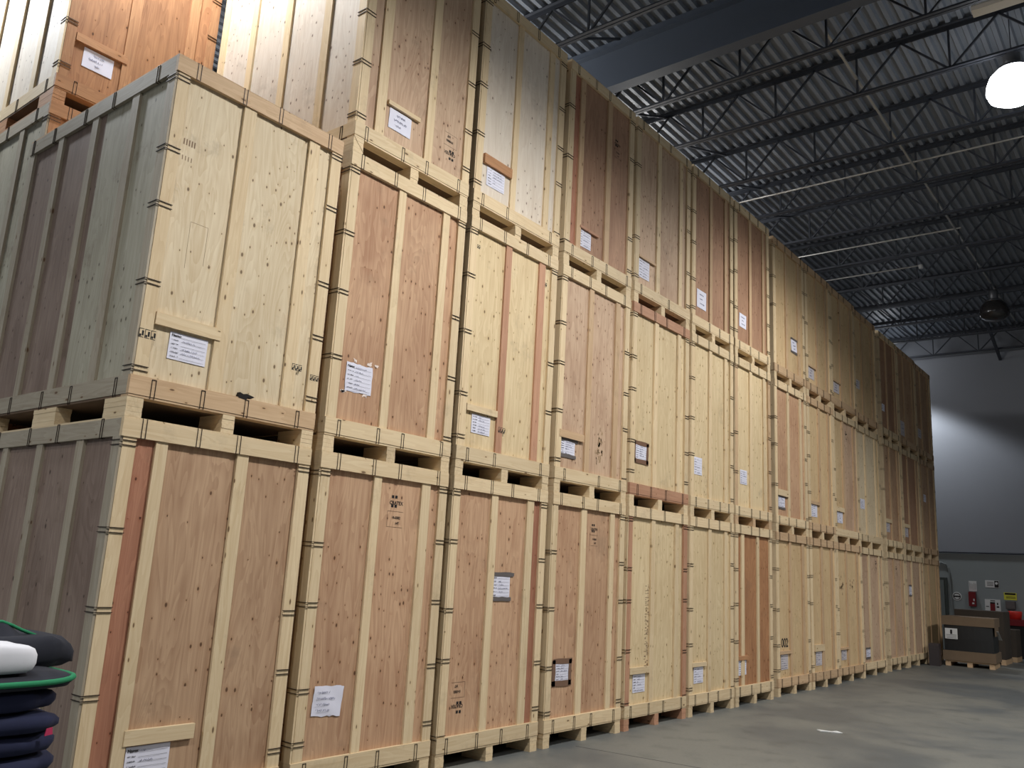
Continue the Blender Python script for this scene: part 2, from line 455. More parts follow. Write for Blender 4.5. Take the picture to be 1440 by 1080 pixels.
#LIGHTS
WARM = (1.0, 0.98, 0.955)
COOL = (0.92, 0.96, 1.0)
high_bay((8.95, -3.36, 7.86), 'glaring lit high bay lamp at the right edge above the aisle', power=900, col=WARM, spot=158, blend=0.6, r=0.31)
high_bay((2.6, -3.9, 7.72), 'lit high bay lamp over the aisle outside the picture, nearest to the camera', power=1200, col=WARM, spot=158, blend=0.6)
high_bay((-3.6, -3.9, 7.72), 'lit high bay lamp outside the picture, behind the camera', power=520, col=WARM, spot=150, blend=0.6)
high_bay((-7.0, -0.5, 7.72), 'added fill lamp outside the picture, far left behind the camera', power=800, col=COOL, spot=150, blend=0.6)  # added fill for the left-facing crate sides
high_bay((14.5, -7.8, 7.72), 'added fill lamp outside the picture, far right of the aisle', power=1250, col=WARM, spot=148, blend=0.6)  # added off to the right to light the floor
high_bay((4.0, -9.5, 7.72), 'added fill lamp outside the picture, right of the aisle', power=600, col=WARM, spot=150, blend=0.6)  # another unseen lamp added for the floor light
high_bay((0.5, 1.35, 8.1), 'lit high bay lamp hanging directly above the foremost crate stack', power=330, col=COOL, spot=165, blend=0.3)
high_bay((-1.0, 4.6, 7.9), 'lit high bay lamp outside the picture, left of the crate block', power=500, col=COOL, spot=165, blend=0.3)
high_bay((5.2, 3.4, 8.1), 'added fill lamp hidden behind the near part of the top crates', power=240, col=WARM, spot=0)  # added to brighten the roof deck next to the crates
high_bay((11.2, 3.4, 8.1), 'added fill lamp hidden behind the middle of the top crates', power=240, col=WARM, spot=0)  # added to carry the brighter deck further along the row
high_bay((22.9, 1.9, 8.15), 'lit high bay lamp hidden behind the far end of the crate row', power=520, col=COOL, spot=126, blend=0.3)
high_bay((18.3, -1.6, 7.75), 'unlit dark high bay lamp hanging before the far wall', lit=False, r=0.3)

# ------------------------------------------------------------------ crates
H = 2.25; ORD = ['', 'leftmost', 'second', 'third', 'fourth', 'fifth', 'sixth', 'seventh', 'eighth', 'ninth', 'tenth', 'eleventh', 'twelfth', 'thirteenth', 'fourteenth']
CX = {1:(0,1.315),2:(1.403,2.69),3:(2.757,4.045),4:(4.133,5.43),5:(5.50,6.84),6:(6.905,8.12),7:(8.175,9.40),
      8:(9.66,10.97),9:(11.03,12.26),10:(12.32,13.70),11:(13.76,15.20),12:(15.50,16.85),13:(16.92,18.45),14:(18.55,20.05)}
CY = {8:.04,9:.04,10:.06,11:.10,12:.12,13:.13,14:.16}
DP = 2.09

def clip_v(h, dn=0.02):
    m = MB()
    for dx in (-0.0125, 0.0125):
        m.box(dx-0.0015, dx+0.0015, -0.004, 0.0, 0, h)
        m.box(dx-0.0015, dx+0.0015, -0.004, dn, -0.003, 0.0)
    m.box(-0.014, 0.014, -0.004, 0.0, h-0.003, h)
    return m
def clip_c(side):
    m = MB(); s = 1 if side == 'L' else -1
    for dz in (-0.0135, 0.0135):
        x0, x1 = sorted((0, s*0.098))
        m.box(x0, x1, -0.005, 0.0, dz-0.0018, dz+0.0018)
        xa, xb = sorted((0, -s*0.005))
        m.box(xa, xb, -0.005, 0.10, dz-0.0018, dz+0.0018)
    return m
ME_CV = clip_v(0.112).mesh('wire_clip', M_wire)
ME_CL = clip_c('L').mesh('wire_clip', M_wire)
ME_CR = clip_c('R').mesh('wire_clip', M_wire)

def jag(x0, x1, z0, z1, n=5, a=0.006):
    p = []
    for (ax, az), (bx, bz) in (((x0,z0),(x1,z0)),((x1,z0),(x1,z1)),((x1,z1),(x0,z1)),((x0,z1),(x0,z0))):
        for i in range(n):
            t = i/n
            p.append((ax+(bx-ax)*t+random.uniform(-a,a), az+(bz-az)*t+random.uniform(-a,a)))
    return p

def scribble(m, x0, x1, z, amp, th, y):
    x = x0; up = 1
    pz = z
    while x < x1:
        nx = x + random.uniform(0.003, 0.008); nz = z + up*random.uniform(0.2, 1)*amp; up = -up
        m.bar((x, y, pz), (nx, y, nz), th, 0.001)
        if random.random() < 0.15: nx += 0.008
        x = nx; pz = nz

NAME_ME = None
def add_label(root, kind, u0, u1, v0, v1, yf):
    """ kind: letters f=form lines, h=hand written only, c=crumpled, w=torn, b=brown tape, g=grey tape, d=dull, t=tilted """
    global NAME_ME
    w, h = u1-u0, v1-v0; cx, cz = (u0+u1)/2, (v0+v1)/2
    tilt = random.uniform(-0.015, 0.015)
    if 't' in kind: tilt = -0.16
    if 'c' in kind: tilt = 0.06
    mat = M_paperdull if 'd' in kind else M_paper
    # sheet as a grid so it can curl
    nx, nz = 8, 6
    m = MB()
    A = 0.007 if 'c' in kind else 0.002
    for k, off in ((0, 0), (1, 0.0015)):
        for j in range(nz+1):
            for i in range(nx+1):
                x = -w/2 + w*i/nx; z = -h/2 + h*j/nz
                yy = -A*(0.5+0.5*math.sin(7*i/nx+5*j/nz+cx*9)) * (1 if 0 < j < nz else 0.6)
                if 'c' in kind or 'w' in kind:
                    if j in (0, nz) or i in (0, nx):
                        x += random.uniform(-.003,.003); z += random.uniform(-.006,.006)
                m.v.append((x, yy+off-0.003, z))
    W = nx+1; O = W*(nz+1)
    for j in range(nz):
        for i in range(nx):
            a = j*W+i
            m.f.append((a, a+1, a+W+1, a+W)); m.m.append(0)
            m.f.append((O+a, O+a+W, O+a+W+1, O+a+1)); m.m.append(0)
    lab = m.build('paper_label', mat, root, (cx, yf, cz), (0, tilt, 0))
    for f in lab.data.polygons: f.use_smooth = True
    t = MB(); yy = -0.0062 - (A if 'c' in kind else 0.0012)
    if 'h' in kind:
        for q in range(3):
            scribble(t, random.uniform(-w*.35, -w*.1), random.uniform(0, w*.3), h*(0.25-0.25*q), 0.012, 0.0018, yy)
        t.build('handwriting', M_pen, lab)
    elif 'c' not in kind:
        for r in range(6):
            z = h/2 - h*(0.13 + r*0.15)
            if r or 'N' not in kind:
                scribble(t, -w/2+0.014, -w/2+0.014+random.uniform(0.035, 0.055), z, 0.004, 0.0028, yy)
            t.box(-w/2+0.075, w/2-0.014, yy-0.0003, yy+0.0003, z-0.0065, z-0.0055)
        t.build('form_lines', M_ink, lab)
        t2 = MB()
        for r in range(6):
            if random.random() < 0.75:
                scribble(t2, -w/2+0.085, -w/2+0.085+random.uniform(0.02, w*.5), h/2-h*(0.13+r*0.15), 0.006, 0.0014, yy)
        t2.build('handwriting', M_pen, lab)
        if 'N' in kind:
            if NAME_ME is None:
                NAME_ME = text_mesh('Name:', 0.024, 0.0006); NAME_ME.materials.append(M_ink)
            link('printed_heading', NAME_ME, lab, (-w/2+0.042, yy, h/2-h*0.12), (PI/2, 0, 0))
    else:
        for q in range(4):
            scribble(t, -w*.4, w*random.uniform(0, .3), h*(0.3-0.2*q), 0.009, 0.0018, yy)
        t.build('handwriting', M_pen, lab)
    for ch, mt in (('b', M_tapeb), ('g', M_tapeg)):
        if ch in kind:
            if ch == 'b':
                for (a, b2, c, d) in ((-.05, w+.045, -.045, 0.005), (-.04, w+.05, h-.005, h+.04), (-.05, .004, -.04, h+.03), (w-.004, w+.04, -.04, h+.03)):
                    MB().prism(jag(u0+a, u0+b2, v0+c, v0+d, 4, .004), yf-0.0065, yf-0.0062).build('tape_strip', mt, root)
            else:
                MB().prism(jag(u0-.02, u1+.05, v1-.012, v1+.022, 5, .004), yf-0.0065, yf-0.006).build('tape_strip', mt, root)
                MB().prism(jag(u0-.02, u1+.02, v0-.025, v0+.008, 5, .004), yf-0.0065, yf-0.006).build('tape_strip', mt, root)
    if 'w' in kind:
        mm = MB()
        for q in range(7):
            x = random.choice([u0-.03, u1+.02, random.uniform(u0, u1)]); z = random.choice([v0-.02, v1+.015, random.uniform(v0, v1)])
            mm.prism(jag(x, x+random.uniform(.02,.05), z, z+random.uniform(.01,.03), 3, .008), yf-0.002, yf-0.0015)
        mm.build('torn_paper_scraps', M_torn, root)

def stamp(root, u, v, yf, flip=False, s=1.0):
    t = MB()
    for sx in (-0.028, 0.006):
        for sz in (0.022, -0.045):
            t.box(sx*s, (sx+0.024)*s, -0.0006, 0.0, sz*s, (sz+0.022)*s)
    for (a, b2, c, d) in ((-.06, .1, -.075, -.0735), (-.06, .1, -.19, -.1885), (-.06, -.0585, -.19, -.075)):
        t.box(a*s, b2*s, -0.0005, 0, c*s, d*s)
    r = (0, PI, 0) if flip else (0, 0, 0)
    o = t.build('maker_stamp', M_ink, root, (u, yf-0.0008, v), r)
    for body, size, x, z in (('CRATEX', 0.036*s, 0.022*s, -0.012*s), ('15-0302', 0.026*s, 0.03*s, -0.12*s), ('HT', 0.028*s, 0.045*s, -0.162*s)):
        me = text_mesh(body, size, 0.0008); me.materials.append(M_ink)
        link('stamp_lettering', me, o, (x, -0.0012, z), (PI/2, 0, 0))
    return o

def crate(c, tier, front='tan', strip=None, side=('tan', 'tan'), lay='R', bat='pine', rail='pine', corner='pine', stripi=None,
          label=None, ledge=None, text='', origin=None, W=None, Hc=None, extra=None, sidebrd='pine', group=None, detail=True):
    x0, x1 = CX[c] if W is None else (0, W)
    if origin is None:
        origin = (x0, CY.get(c, 0), tier*H)
    W = x1-x0; Hh = Hc or H
    D = DP
    rnd = random.Random(c*31+tier*7+int(W*1000))
    R = thing('storage_crate', text, 'crate', origin, 0, group or ['crates of the bottom tier', 'crates of the middle tier', 'crates of the top tier'][tier])
    zr0, zr1 = 0.128, 0.238            # bottom rail
    zt0, zt1 = Hh-0.115, Hh-0.012      # top rail
    B = BRD[bat]; RL = BRD[rail]; CO = BRD[corner]; SB = BRD[sidebrd]
    # pallet
    for bx, bw in ((0.0, 0.10), (W/2-0.045, 0.09), (W-0.10, 0.10)):
        for by, bd in ((0.004, 0.26), (D/2-0.16, 0.32), (D-0.26, 0.25)):
            m = MB()
            for q in range(4):   # laminated layers, a hair out of line
                o1, o2 = rnd.uniform(0, 0.003), rnd.uniform(0, 0.004)
                m.box(bx+o1, bx+bw-o1, by+o2, by+bd-o2, 0.0+q*0.0283, 0.0275+q*0.0283)
            m.build('pallet_block', CO['y'], R)
    MB().box(0.004, W-0.004, 0.004, 0.09, 0.1135, 0.1265).build('pallet_edge_board', RL['x'], R)
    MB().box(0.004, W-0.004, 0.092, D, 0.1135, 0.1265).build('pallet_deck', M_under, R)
    # layout of battens
    if lay == 'R': bs = [(0.50, 0.585), (1.0/1.285*W+0.01, 1.0/1.285*W+0.095)]
    else:          bs = [(0.205, 0.29), (0.735/1.285*W, 0.735/1.285*W+0.085)]
    j = lambda: rnd.uniform(-0.012, 0.012)
    bs = [(a+j(), b2+j()*0.3) for a, b2 in bs]
    yp = 0.030
    strip = strip or front
    cuts = [0.012, (bs[0][0]+bs[0][1])/2, (bs[1][0]+bs[1][1])/2, W-0.012]
    tones = [front, front, strip] if lay == 'R' else [strip, front, front]
    if isinstance(front, tuple): tones = list(front)
    for q in range(3):
        MB().box(cuts[q], cuts[q+1]-0.001, yp, yp+0.012, 0.127, Hh-0.014).build('front_panel', PLY[tones[q]], R)
    MB().box(0.026, W-0.026, D-0.012, D, 0.127, Hh-0.014).build('back_panel', PLY['tan'], R)
    MB().box(0.026, 0.038, yp+0.013, D*0.44, 0.127, Hh-0.014).build('side_panel', PLY[side[0]], R)
    MB().box(0.026, 0.038, D*0.44+0.001, D-0.013, 0.127, Hh-0.014).build('side_panel', PLY[side[1]], R)
    MB().box(W-0.038, W-0.026, yp+0.013, D-0.013, 0.127, Hh-0.014).build('side_panel', PLY['tan'], R)
    MB().box(0.0, W, 0.004, D, Hh-0.012, Hh-0.001).build('roof_panel', RL['y'], R)
    # rails
    MB().box(0.0, W, 0.0, 0.029, zr0, zr1).build('bottom_rail', RL['x'], R)
    MB().box(0.0, W, 0.0, 0.029, zt0, zt1).build('top_rail', RL['x'], R)
    # battens
    for a, b2 in bs:
        MB().box(a, b2, 0.011, 0.0295, zr1, zt0).build('batten', (B if bat != 'ply' else B)['z'], R)
    cw = 0.088
    MB().box(0.0155, cw+.006, 0.008, 0.0295, zr1, zt0).build('corner_board', CO['z'], R)
    MB().box(W-cw, W, 0.008, 0.0295, zr1, zt0).build('corner_board', CO['z'], R)
    # left side boards
    MB().box(0.0, 0.025, 0.0295, D, zr0, zr1).build('side_rail', SB['y'], R)
    MB().box(0.0, 0.025, 0.0295, D, zt0, zt1).build('side_rail', SB['y'], R)
    for ys in ((0.012, 0.10), (0.455, 0.545), (1.0, 1.085), (1.52, 1.60), (D-0.085, D-0.001)):
        MB().box(0.0 if ys[0] < .02 else 0.006, 0.0145 if ys[0] < .02 else 0.0255, ys[0], ys[1], zr1, zt0).build('side_batten', SB['z'], R)
    MB().box(W-0.0255, W-0.002, 0.0295, 0.11, zr1, zt0).build('side_batten', CO['z'], R)
    # clips
    if detail:
        for k, uu in enumerate((0.13, 0.48, 0.77, W-0.13)):
            u2 = uu + rnd.uniform(-0.03, 0.03)
            if rnd.random() < 0.9:
                link('wire_clip', ME_CV, R, (u2, -0.0, 0.118), (0, 0, 0))
            u2 = uu + rnd.uniform(-0.03, 0.03)
            o = link('wire_clip', ME_CV, R, (u2, -0.0, Hh-0.006), (0, PI, 0))
        for zz in (0.30, 0.74, 1.22, 1.66, Hh-0.15):
            if rnd.random() < 0.92: link('wire_clip', ME_CL, R, (-0.001, 0.006, zz + rnd.uniform(-0.07, 0.07)*(zz<2)))
            if rnd.random() < 0.92: link('wire_clip', ME_CR, R, (W+0.001, 0.006, zz + rnd.uniform(-0.07, 0.07)*(zz<2)))
    if detail == 2:   # clips on the exposed left side
        for yy in (0.16, 0.72, 1.12, 1.6, 1.95):
            link('wire_clip', ME_CV, R, (0.0, yy, 0.118), (0, 0, -PI/2))
            link('wire_clip', ME_CV, R, (0.0, yy+0.08, Hh-0.118), (0, 0, -PI/2))
    if label:
        add_label(R, label[0], *label[1:], yf=yp-0.001 if 'B' not in label[0] else 0.006)
    if ledge:
        a, b2, c1, d1 = ledge[:4]
        MB().box(a, b2, 0.004, 0.0295, c1, d1).build('label_ledge', BRD[ledge[4] if len(ledge) > 4 else bat]['x'], R)
    if extra:
        extra(R, W, Hh, yp)
    return R

def figs(R, u, v, yf, s=0.075, name='heat_mark'):
    m = MB()
    for k in range(3):
        x = u + k*s*0.36
        m.box(x, x+s*0.3, yf-0.0006, yf, v, v+0.004); m.box(x, x+s*0.3, yf-0.0006, yf, v+s*0.5, v+s*0.5+0.004)
        m.box(x, x+0.004, yf-0.0006, yf, v, v+s*0.5); m.box(x+s*0.18, x+s*0.3, yf-0.0006, yf, v+s*0.12, v+s*0.42)
        m.box(x+s*0.05, x+s*0.16, yf-0.0006, yf, v+s*0.06, v+s*0.2)
    m.build(name, M_ink, R)
def blotch(R, u0, u1, v0, v1, yf, mat=None, n=1, name='stain'):
    m = MB()
    for _ in range(n):
        a = random.uniform(u0, u0+(u1-u0)*.5) if n > 1 else u0
        b2 = a+(u1-u0)*random.uniform(.2,.5) if n > 1 else u1
        c = random.uniform(v0, v1-(v1-v0)*.3) if n > 1 else v0
        d = c+(v1-v0)*.3 if n > 1 else v1
        m.prism(jag(a, b2, c, d, 4, 0.008), yf-0.0006, yf-0.0003)
    m.build(name, mat or M_stain, R)

def xA2(R, W, Hh, yp): stamp(R, 0.74, 1.97, yp)
def xA3(R, W, Hh, yp): stamp(R, 0.26, 0.44, yp, True)
def xA4(R, W, Hh, yp): stamp(R, 0.73, 1.96, yp, s=0.9)
def xC2(R, W, Hh, yp): stamp(R, 1.07, 0.42, yp, True)
def xC4(R, W, Hh, yp): stamp(R, 0.95, 1.72, yp, s=0.9)
def xA5(R, W, Hh, yp):
    m = MB(); z = 0.6
    while z < 1.42:
        h = random.uniform(0.02, 0.05)
        for q in range(3):
            a = 0.42 + random.uniform(0, 0.06)
            m.box(a, a+random.uniform(0.01, 0.035), yp-0.0006, yp-0.0001, z+q*h/3, z+q*h/3+h*random.uniform(.12,.3))
        if random.random() < .5: m.box(0.42, 0.50, yp-0.0006, yp-0.0001, z, z+0.005)
        z += h+random.uniform(0.0, 0.015)
    m.build('stencil_marks', M_stain, R)
def xA8(R, W, Hh, yp):
    me = text_mesh('002', 0.17, 0.004); me.materials.append(M_ink)
    link('stencil_number', me, R, (0.325, yp-0.001, 0.70), (PI/2, 0, 0))
def xA10(R, W, Hh, yp):
    for _ in range(30):
        a = random.choice([random.gauss(0.3, 0.09), random.gauss(0.82, 0.08)]); c = random.gauss(1.54, 0.06); w2 = random.uniform(.01, .05)
        blotch(R, a, a+w2, c, c+w2, yp, M_smudge, name='smudge')
def xB1(R, W, Hh, yp):
    figs(R, 0.012, 0.46, 0.008, 0.1); figs(R, 1.085, 0.50, 0.011, 0.08); figs(R, W-0.075, 0.46, 0.008, 0.07)
    m = MB().prism([(0.70,0.235),(0.71,0.27),(0.735,0.262),(0.76,0.268),(0.79,0.262),(0.82,0.255),(0.80,0.245),(0.77,0.246),(0.76,0.228)], -0.002, 0.03)
    m.build('splintered_hole', M_hole, R)
    m = MB()
    for (a, b2, c, d) in ((.24,.242,.95,1.25),(.24,.36,1.25,1.252),(.36,.362,1.0,1.25)): m.box(a, b2, yp-.0005, yp-.0001, c, d)
    m.build('pencil_mark', M_stain, R)
    m = MB()
    for k in range(5): m.box(.12+k*.018, .128+k*.018, yp-.0006, yp-.0001, 1.72, 1.76)
    for k in range(4): m.box(.125+k*.02, .13+k*.02, yp-.0006, yp-.0001, 1.62, 1.65)
    m.build('ink_tally', M_stain, R)
def xB3(R, W, Hh, yp):
    figs(R, 0.53, 0.42, 0.011, 0.09); figs(R, 1.08, 1.93, 0.02, 0.06); figs(R, 0.1, 1.98, yp, 0.06)
def xB4(R, W, Hh, yp):
    for _ in range(26):
        a = random.gauss(0.79, 0.035); c = random.gauss(0.5, 0.09); w2 = random.uniform(.008, .03)
        blotch(R, a, a+w2, c, c+w2*1.8, yp, M_smudge, name='smudge')
def xB2(R, W, Hh, yp): pass
def xB8(R, W, Hh, yp): pass
def small_stamp(u, v):
    def f(R, W, Hh, yp): stamp(R, u*W, v, yp, s=0.8)
    return f

def T(s): return s
# ---- bottom tier
crate(1, 0, 'tan', 'rust', ('mauve', 'mauve'), 'L', label=('fN', .30, .56, .29, .465), ledge=(.27, .69, .475, .555), detail=2, sidebrd='grey',
      text='tan plywood crate, bottom tier, foremost corner, rust-red strip at its left')
crate(2, 0, 'red', 'red', lay='R', label=('c', .15, .40, .50, .69), extra=xA2,
      text='reddish plywood crate, bottom tier, second from left, crumpled paper below left')
crate(3, 0, 'red', 'rust', lay='R', label=('fg', .58, .82, 1.28, 1.47), extra=xA3,
      text='reddish plywood crate, bottom tier, third from left, label halfway up on grey tape')
crate(4, 0, 'red', 'red', lay='R', bat='pine', label=('fb', .17, .39, .55, .705), extra=xA4,
      text='reddish plywood crate, bottom tier, fourth from left, label framed with brown tape')
crate(5, 0, 'yellow', 'yellow', lay='R', bat='pine', corner='red', label=('f', .19, .44, .35, .53), ledge=(.10, .50, .535, .60), extra=xA5,
      text='pale yellow crate, bottom tier, fifth from left, faded vertical stencil marks')
crate(6, 0, 'yellow', 'yellow', lay='R', label=('f', .16, .40, .35, .53), ledge=(.09, .46, .535, .58),
      text='yellow plywood crate, bottom tier, sixth from left, label under a small ledge')
crate(7, 0, 'orange', 'orange', lay='L', label=('f', .13, .37, .365, .545), ledge=(.1, .40, .55, .60, 'orange'),
      text='orange-brown crate with light battens, bottom tier, seventh from left')
crate(8, 0, 'honey', 'honey', lay='R', bat='tan', rail='tan', label=('d', .17, .43, .345, .55), ledge=(.10, .55, .555, .60, 'tan'), extra=xA8,
      text='honey-coloured crate, bottom tier, eighth from left, stencilled 002')
crate(9, 0, 'honey', 'honey', lay='R', bat='tan', rail='tan', label=('d', .21, .48, .33, .535), ledge=(.14, .56, .54, .64, 'pine'),
      text='honey-coloured crate, bottom tier, ninth from left, pale ledge over its label')
crate(10, 0, 'honey', 'honey', lay='R', bat='tan', rail='tan', label=('d', .19, .45, .35, .51), ledge=(.12, .55, .515, .55, 'tan'), extra=xA10,
      text='honey-coloured crate, bottom tier, tenth from left, dark smudges at mid height')
crate(11, 0, 'pink', 'pink', lay='R', label=('g', .24, .48, .32, .47), extra=small_stamp(.7, 2.0),
      text='pinkish crate, bottom tier, eleventh from left, small label beside dark tape')
crate(12, 0, 'pink', 'pink', lay='R', bat='tan', extra=small_stamp(.55, 1.95),
      text='pinkish crate without a label, bottom tier, twelfth from left')
crate(13, 0, 'pink', 'pink', lay='R', label=('g', .29, .56, 1.43, 1.62),
      text='pinkish crate, bottom tier, thirteenth from left, white label halfway up')
crate(14, 0, 'honey', 'honey', lay='R', bat='tan', rail='tan', corner='tan',
      text='plain honey-coloured crate at the far end of the bottom tier')
# ---- middle tier
crate(1, 1, 'cream', 'cream', ('green', 'mauve'), 'R', bat='pine', rail='tan', corner='pine', label=('fN', .21, .46, .38, .545), ledge=(.10, .53, .56, .635, 'pine'),
      extra=xB1, detail=2, sidebrd='grey', Hc=2.27,
      text='cream plywood crate, middle tier, foremost corner, form label and splintered hole')
crate(2, 1, 'red', 'red', lay='R', label=('fNw', .16, .41, .46, .665),
      text='reddish plywood crate, middle tier, second from left, label amid torn paper scraps')
crate(3, 1, 'yellow', 'yellow', lay='R', bat='red', label=('f', .19, .43, .37, .53), ledge=(.10, .50, .545, .60, 'pine'), extra=xB3,
      text='yellow crate with red-brown middle batten, middle tier, third from left')
crate(4, 1, 'pink', 'pink', lay='R', bat='tan', label=('g', .10, .35, .37, .515), ledge=(.06, .48, .53, .60, 'tan'), extra=xB4,
      text='pinkish crate, middle tier, fourth from left, dark smudge right of its label')
crate(5, 1, 'yellow', 'yellow', lay='R', bat='pine', rail='red', label=('b', .14, .38, .51, .67),
      text='yellow crate, middle tier, fifth from left, brown tape round its label')
crate(6, 1, 'yellow', 'yellow', lay='R', label=('', .12, .34, .51, .72),
      text='yellow crate, middle tier, sixth from left, plain white label left of centre')
crate(7, 1, 'yellow', 'yellow', lay='R', label=('', .20, .42, .54, .73), corner='tan',
      text='yellow crate, middle tier, seventh from left, plain white label')
crate(8, 1, 'red', 'red', lay='R', label=('g', .15, .40, .36, .52), ledge=(.1, .5, .53, .62, 'pine'),
      text='reddish-brown crate, middle tier, eighth from left, pale ledge over its label')
crate(9, 1, 'honey', 'honey', lay='R', bat='tan', rail='tan', label=('', .14, .41, .335, .525), ledge=(.1, .5, .53, .58, 'tan'),
      text='honey-coloured crate, middle tier, ninth from left, label low beside a thin ledge')
crate(10, 1, ('honey', 'pink', 'pink'), lay='R', bat='tan', label=('', .17, .45, .335, .52), ledge=(.1, .5, .525, .6, 'pine'), extra=small_stamp(.55, 1.95),
      text='crate with one honey and two pinkish panels, middle tier, tenth from left')
crate(11, 1, 'cream', 'yellow', lay='R', label=('', .17, .44, .70, .88),
      text='pale cream crate, middle tier, eleventh from left, label without a ledge')
crate(12, 1, 'tan', 'tan', lay='R', bat='tan', label=('d', .10, .40, .39, .57), ledge=(.06, .5, .575, .65, 'pine'), extra=small_stamp(.25, 1.9),
      text='tan crate with a smudge below its label, middle tier, twelfth from left')
crate(13, 1, 'brown', 'tan', lay='R', bat='tan', label=('d', .12, .42, .38, .57), ledge=(.06, .5, .575, .65, 'pine'),
      text='light brown crate, middle tier, thirteenth from left, dull label under pale ledge')
crate(14, 1, 'tan', 'tan', lay='L', bat='tan', rail='tan', label=('', .40, .62, 1.29, 1.46),
      text='tan crate at the far end of the middle tier, small label above centre')
# ---- top tier
crate(2, 2, 'pink', 'pink', ('white', 'white'), lay='L', label=('h', .34, .58, .35, .52), ledge=(.31, .66, .53, .565, 'pine'), extra=xC2, detail=2, sidebrd='pine',
      text='pinkish crate nearest in the top tier, brightly lit left side, handwritten label')
crate(3, 2, 'white', 'white', lay='R', bat='pine', label=('f', .18, .43, .35, .525), ledge=(.12, .51, .535, .625, 'orange'),
      text='pale crate, top tier, second along, brown ledge over its label')
crate(4, 2, 'brown', 'rust', lay='L', bat='tan', label=('f', .27, .50, .29, .47), ledge=(.27, .62, .475, .50, 'red'), extra=xC4,
      text='brown crate, top tier, third along, red strip at its left edge')
crate(5, 2, 'pink', 'pink', lay='R', bat='pine', label=('', .12, .36, .33, .55), ledge=(.1, .48, .555, .58, 'tan'),
      text='pinkish-brown crate, top tier, fourth along, label under a thin ledge')
crate(6, 2, 'brown', 'brown', lay='R', bat='tan', label=('h', .17, .43, .38, .62),
      text='brown crate, top tier, fifth along, shiny plastic-covered label')
crate(7, 2, 'brown', 'brown', lay='R', bat='tan', label=('h', .19, .42, .46, .655),
      text='red-brown crate, top tier, sixth along, curling white label')
crate(8, 2, 'honey', 'honey', lay='R', bat='tan', rail='tan', label=('htg', .76, 1.0, .60, .80),
      text='dull yellow crate, top tier, seventh along, tilted label on dark tape')
crate(9, 2, 'honey', 'honey', lay='R', bat='tan', rail='tan', label=('dh', .12, .40, .325, .51), ledge=(.08, .48, .515, .54, 'tan'),
      text='dull yellow crate, top tier, eighth along, grey label under thin ledge')
crate(10, 2, 'honey', 'honey', lay='R', bat='tan', rail='tan', label=('dh', .13, .45, .35, .53), ledge=(.1, .5, .535, .56, 'tan'),
      text='dull yellow crate, top tier, ninth along, grey label low on the left')
crate(11, 2, 'honey', 'honey', lay='R', bat='tan', rail='tan', label=('dh', .08, .37, .71, .88),
      text='dull yellow crate with a dark middle seam, top tier, tenth along')
crate(12, 2, 'brown', 'rust', lay='R', bat='tan', label=('h', .10, .36, .59, .74),
      text='red-brown crate, top tier, eleventh along, small bright label')
crate(13, 2, 'tan', 'tan', lay='R', bat='tan', rail='tan', label=('dh', .15, .50, .31, .63),
      text='dim tan crate, top tier, twelfth along, tall grey label')
crate(14, 2, 'tan', 'tan', lay='R', bat='tan', rail='tan', label=('dh', .12, .48, .51, .72),
      text='dim tan crate at the far end of the top tier')
# ---- taller stack behind the foremost one
for k in range(3):
    crate(1, k, 'orange', 'orange', ('green' if k < 2 else 'white',)*2, 'R', bat='orange', rail='orange', corner='orange', sidebrd='grey' if k < 2 else 'pine',
          W=1.30, Hc=2.48, origin=(0.10, 2.15, k*2.48), detail=2,
          label=('h', .18, .43, .405, .575) if k == 2 else None, ledge=(.10, .53, .59, .66, 'orange') if k == 2 else None,
          text=['tall orange-brown crate hidden at the bottom of the rear stack', 'tall crate with greenish-grey side in the rear stack, second up', 'orange-fronted crate high in the rear stack, white-lit left side, handwritten label'][k],
          group='tall crates of the rear stack')

# ------------------------------------------------------------------ moving blankets, lower left
def blanket(name, label, mat, cx, cy, z0, hx, hy, th, seed, wav=0.02, trim=None, rz=0.0, corner=None, sag=0.0):
    r = random.Random(seed)
    t = thing(name, label, 'blanket', (cx, cy, z0), rz, 'moving blankets heaped by the crates')
    m = MB(); n = 36; rows = [(0.0, 0.90), (0.12, 0.97), (0.35, 1.0), (0.65, 1.0), (0.88, 0.96), (1.0, 0.88), (1.04, 0.6), (1.05, 0.25), (1.05, 0.0)]
    ph = [r.uniform(0, 6.28) for _ in range(4)]
    for zf, rf in rows:
        for k in range(n):
            a = 2*PI*k/n
            c, s = math.cos(a), math.sin(a)
            e = 0.32
            x = math.copysign(abs(c)**e, c)*hx; y = math.copysign(abs(s)**e, s)*hy
            w = 1 + wav*(math.sin(3*a+ph[0])+0.6*math.sin(7*a+ph[1]))
            zz = z0*0 + zf*th + 0.25*wav*(math.sin(2*a+ph[2])*rf + 0.6*math.sin(5*a+ph[3])*rf)*(1 if zf > 0.3 else 0)
            if corner and zf > 0.6 and c > 0.2 and s > -0.9:
                zz += corner*max(0, c)*max(0, rf-0.3)
            if sag and rf > 0.85: zz -= sag*(rf-0.85)/0.15*(0.6+0.4*math.sin(4*a+ph[0])) if zf > 0.05 else sag*0.9
            m.v.append((x*rf*w, y*rf*w, zz))
    for i in range(len(rows)-1):
        for k in range(n):
            a = i*n+k; b2 = i*n+(k+1)%n
            m.f.append((a, b2, b2+n, a+n)); m.m.append(0)
    m.f.append(tuple(range(n))[::-1]); m.m.append(0)
    o = m.build('folded_cloth', mat, t, smooth=True)
    if trim:
        pts = [m.v[3*n+k] for k in range(n)] + [m.v[3*n]]
        MB().tube([(p[0]*1.003, p[1]*1.003, p[2]) for p in pts], 0.011, 8).build('edge_binding', trim, t, smooth=True)
    return t
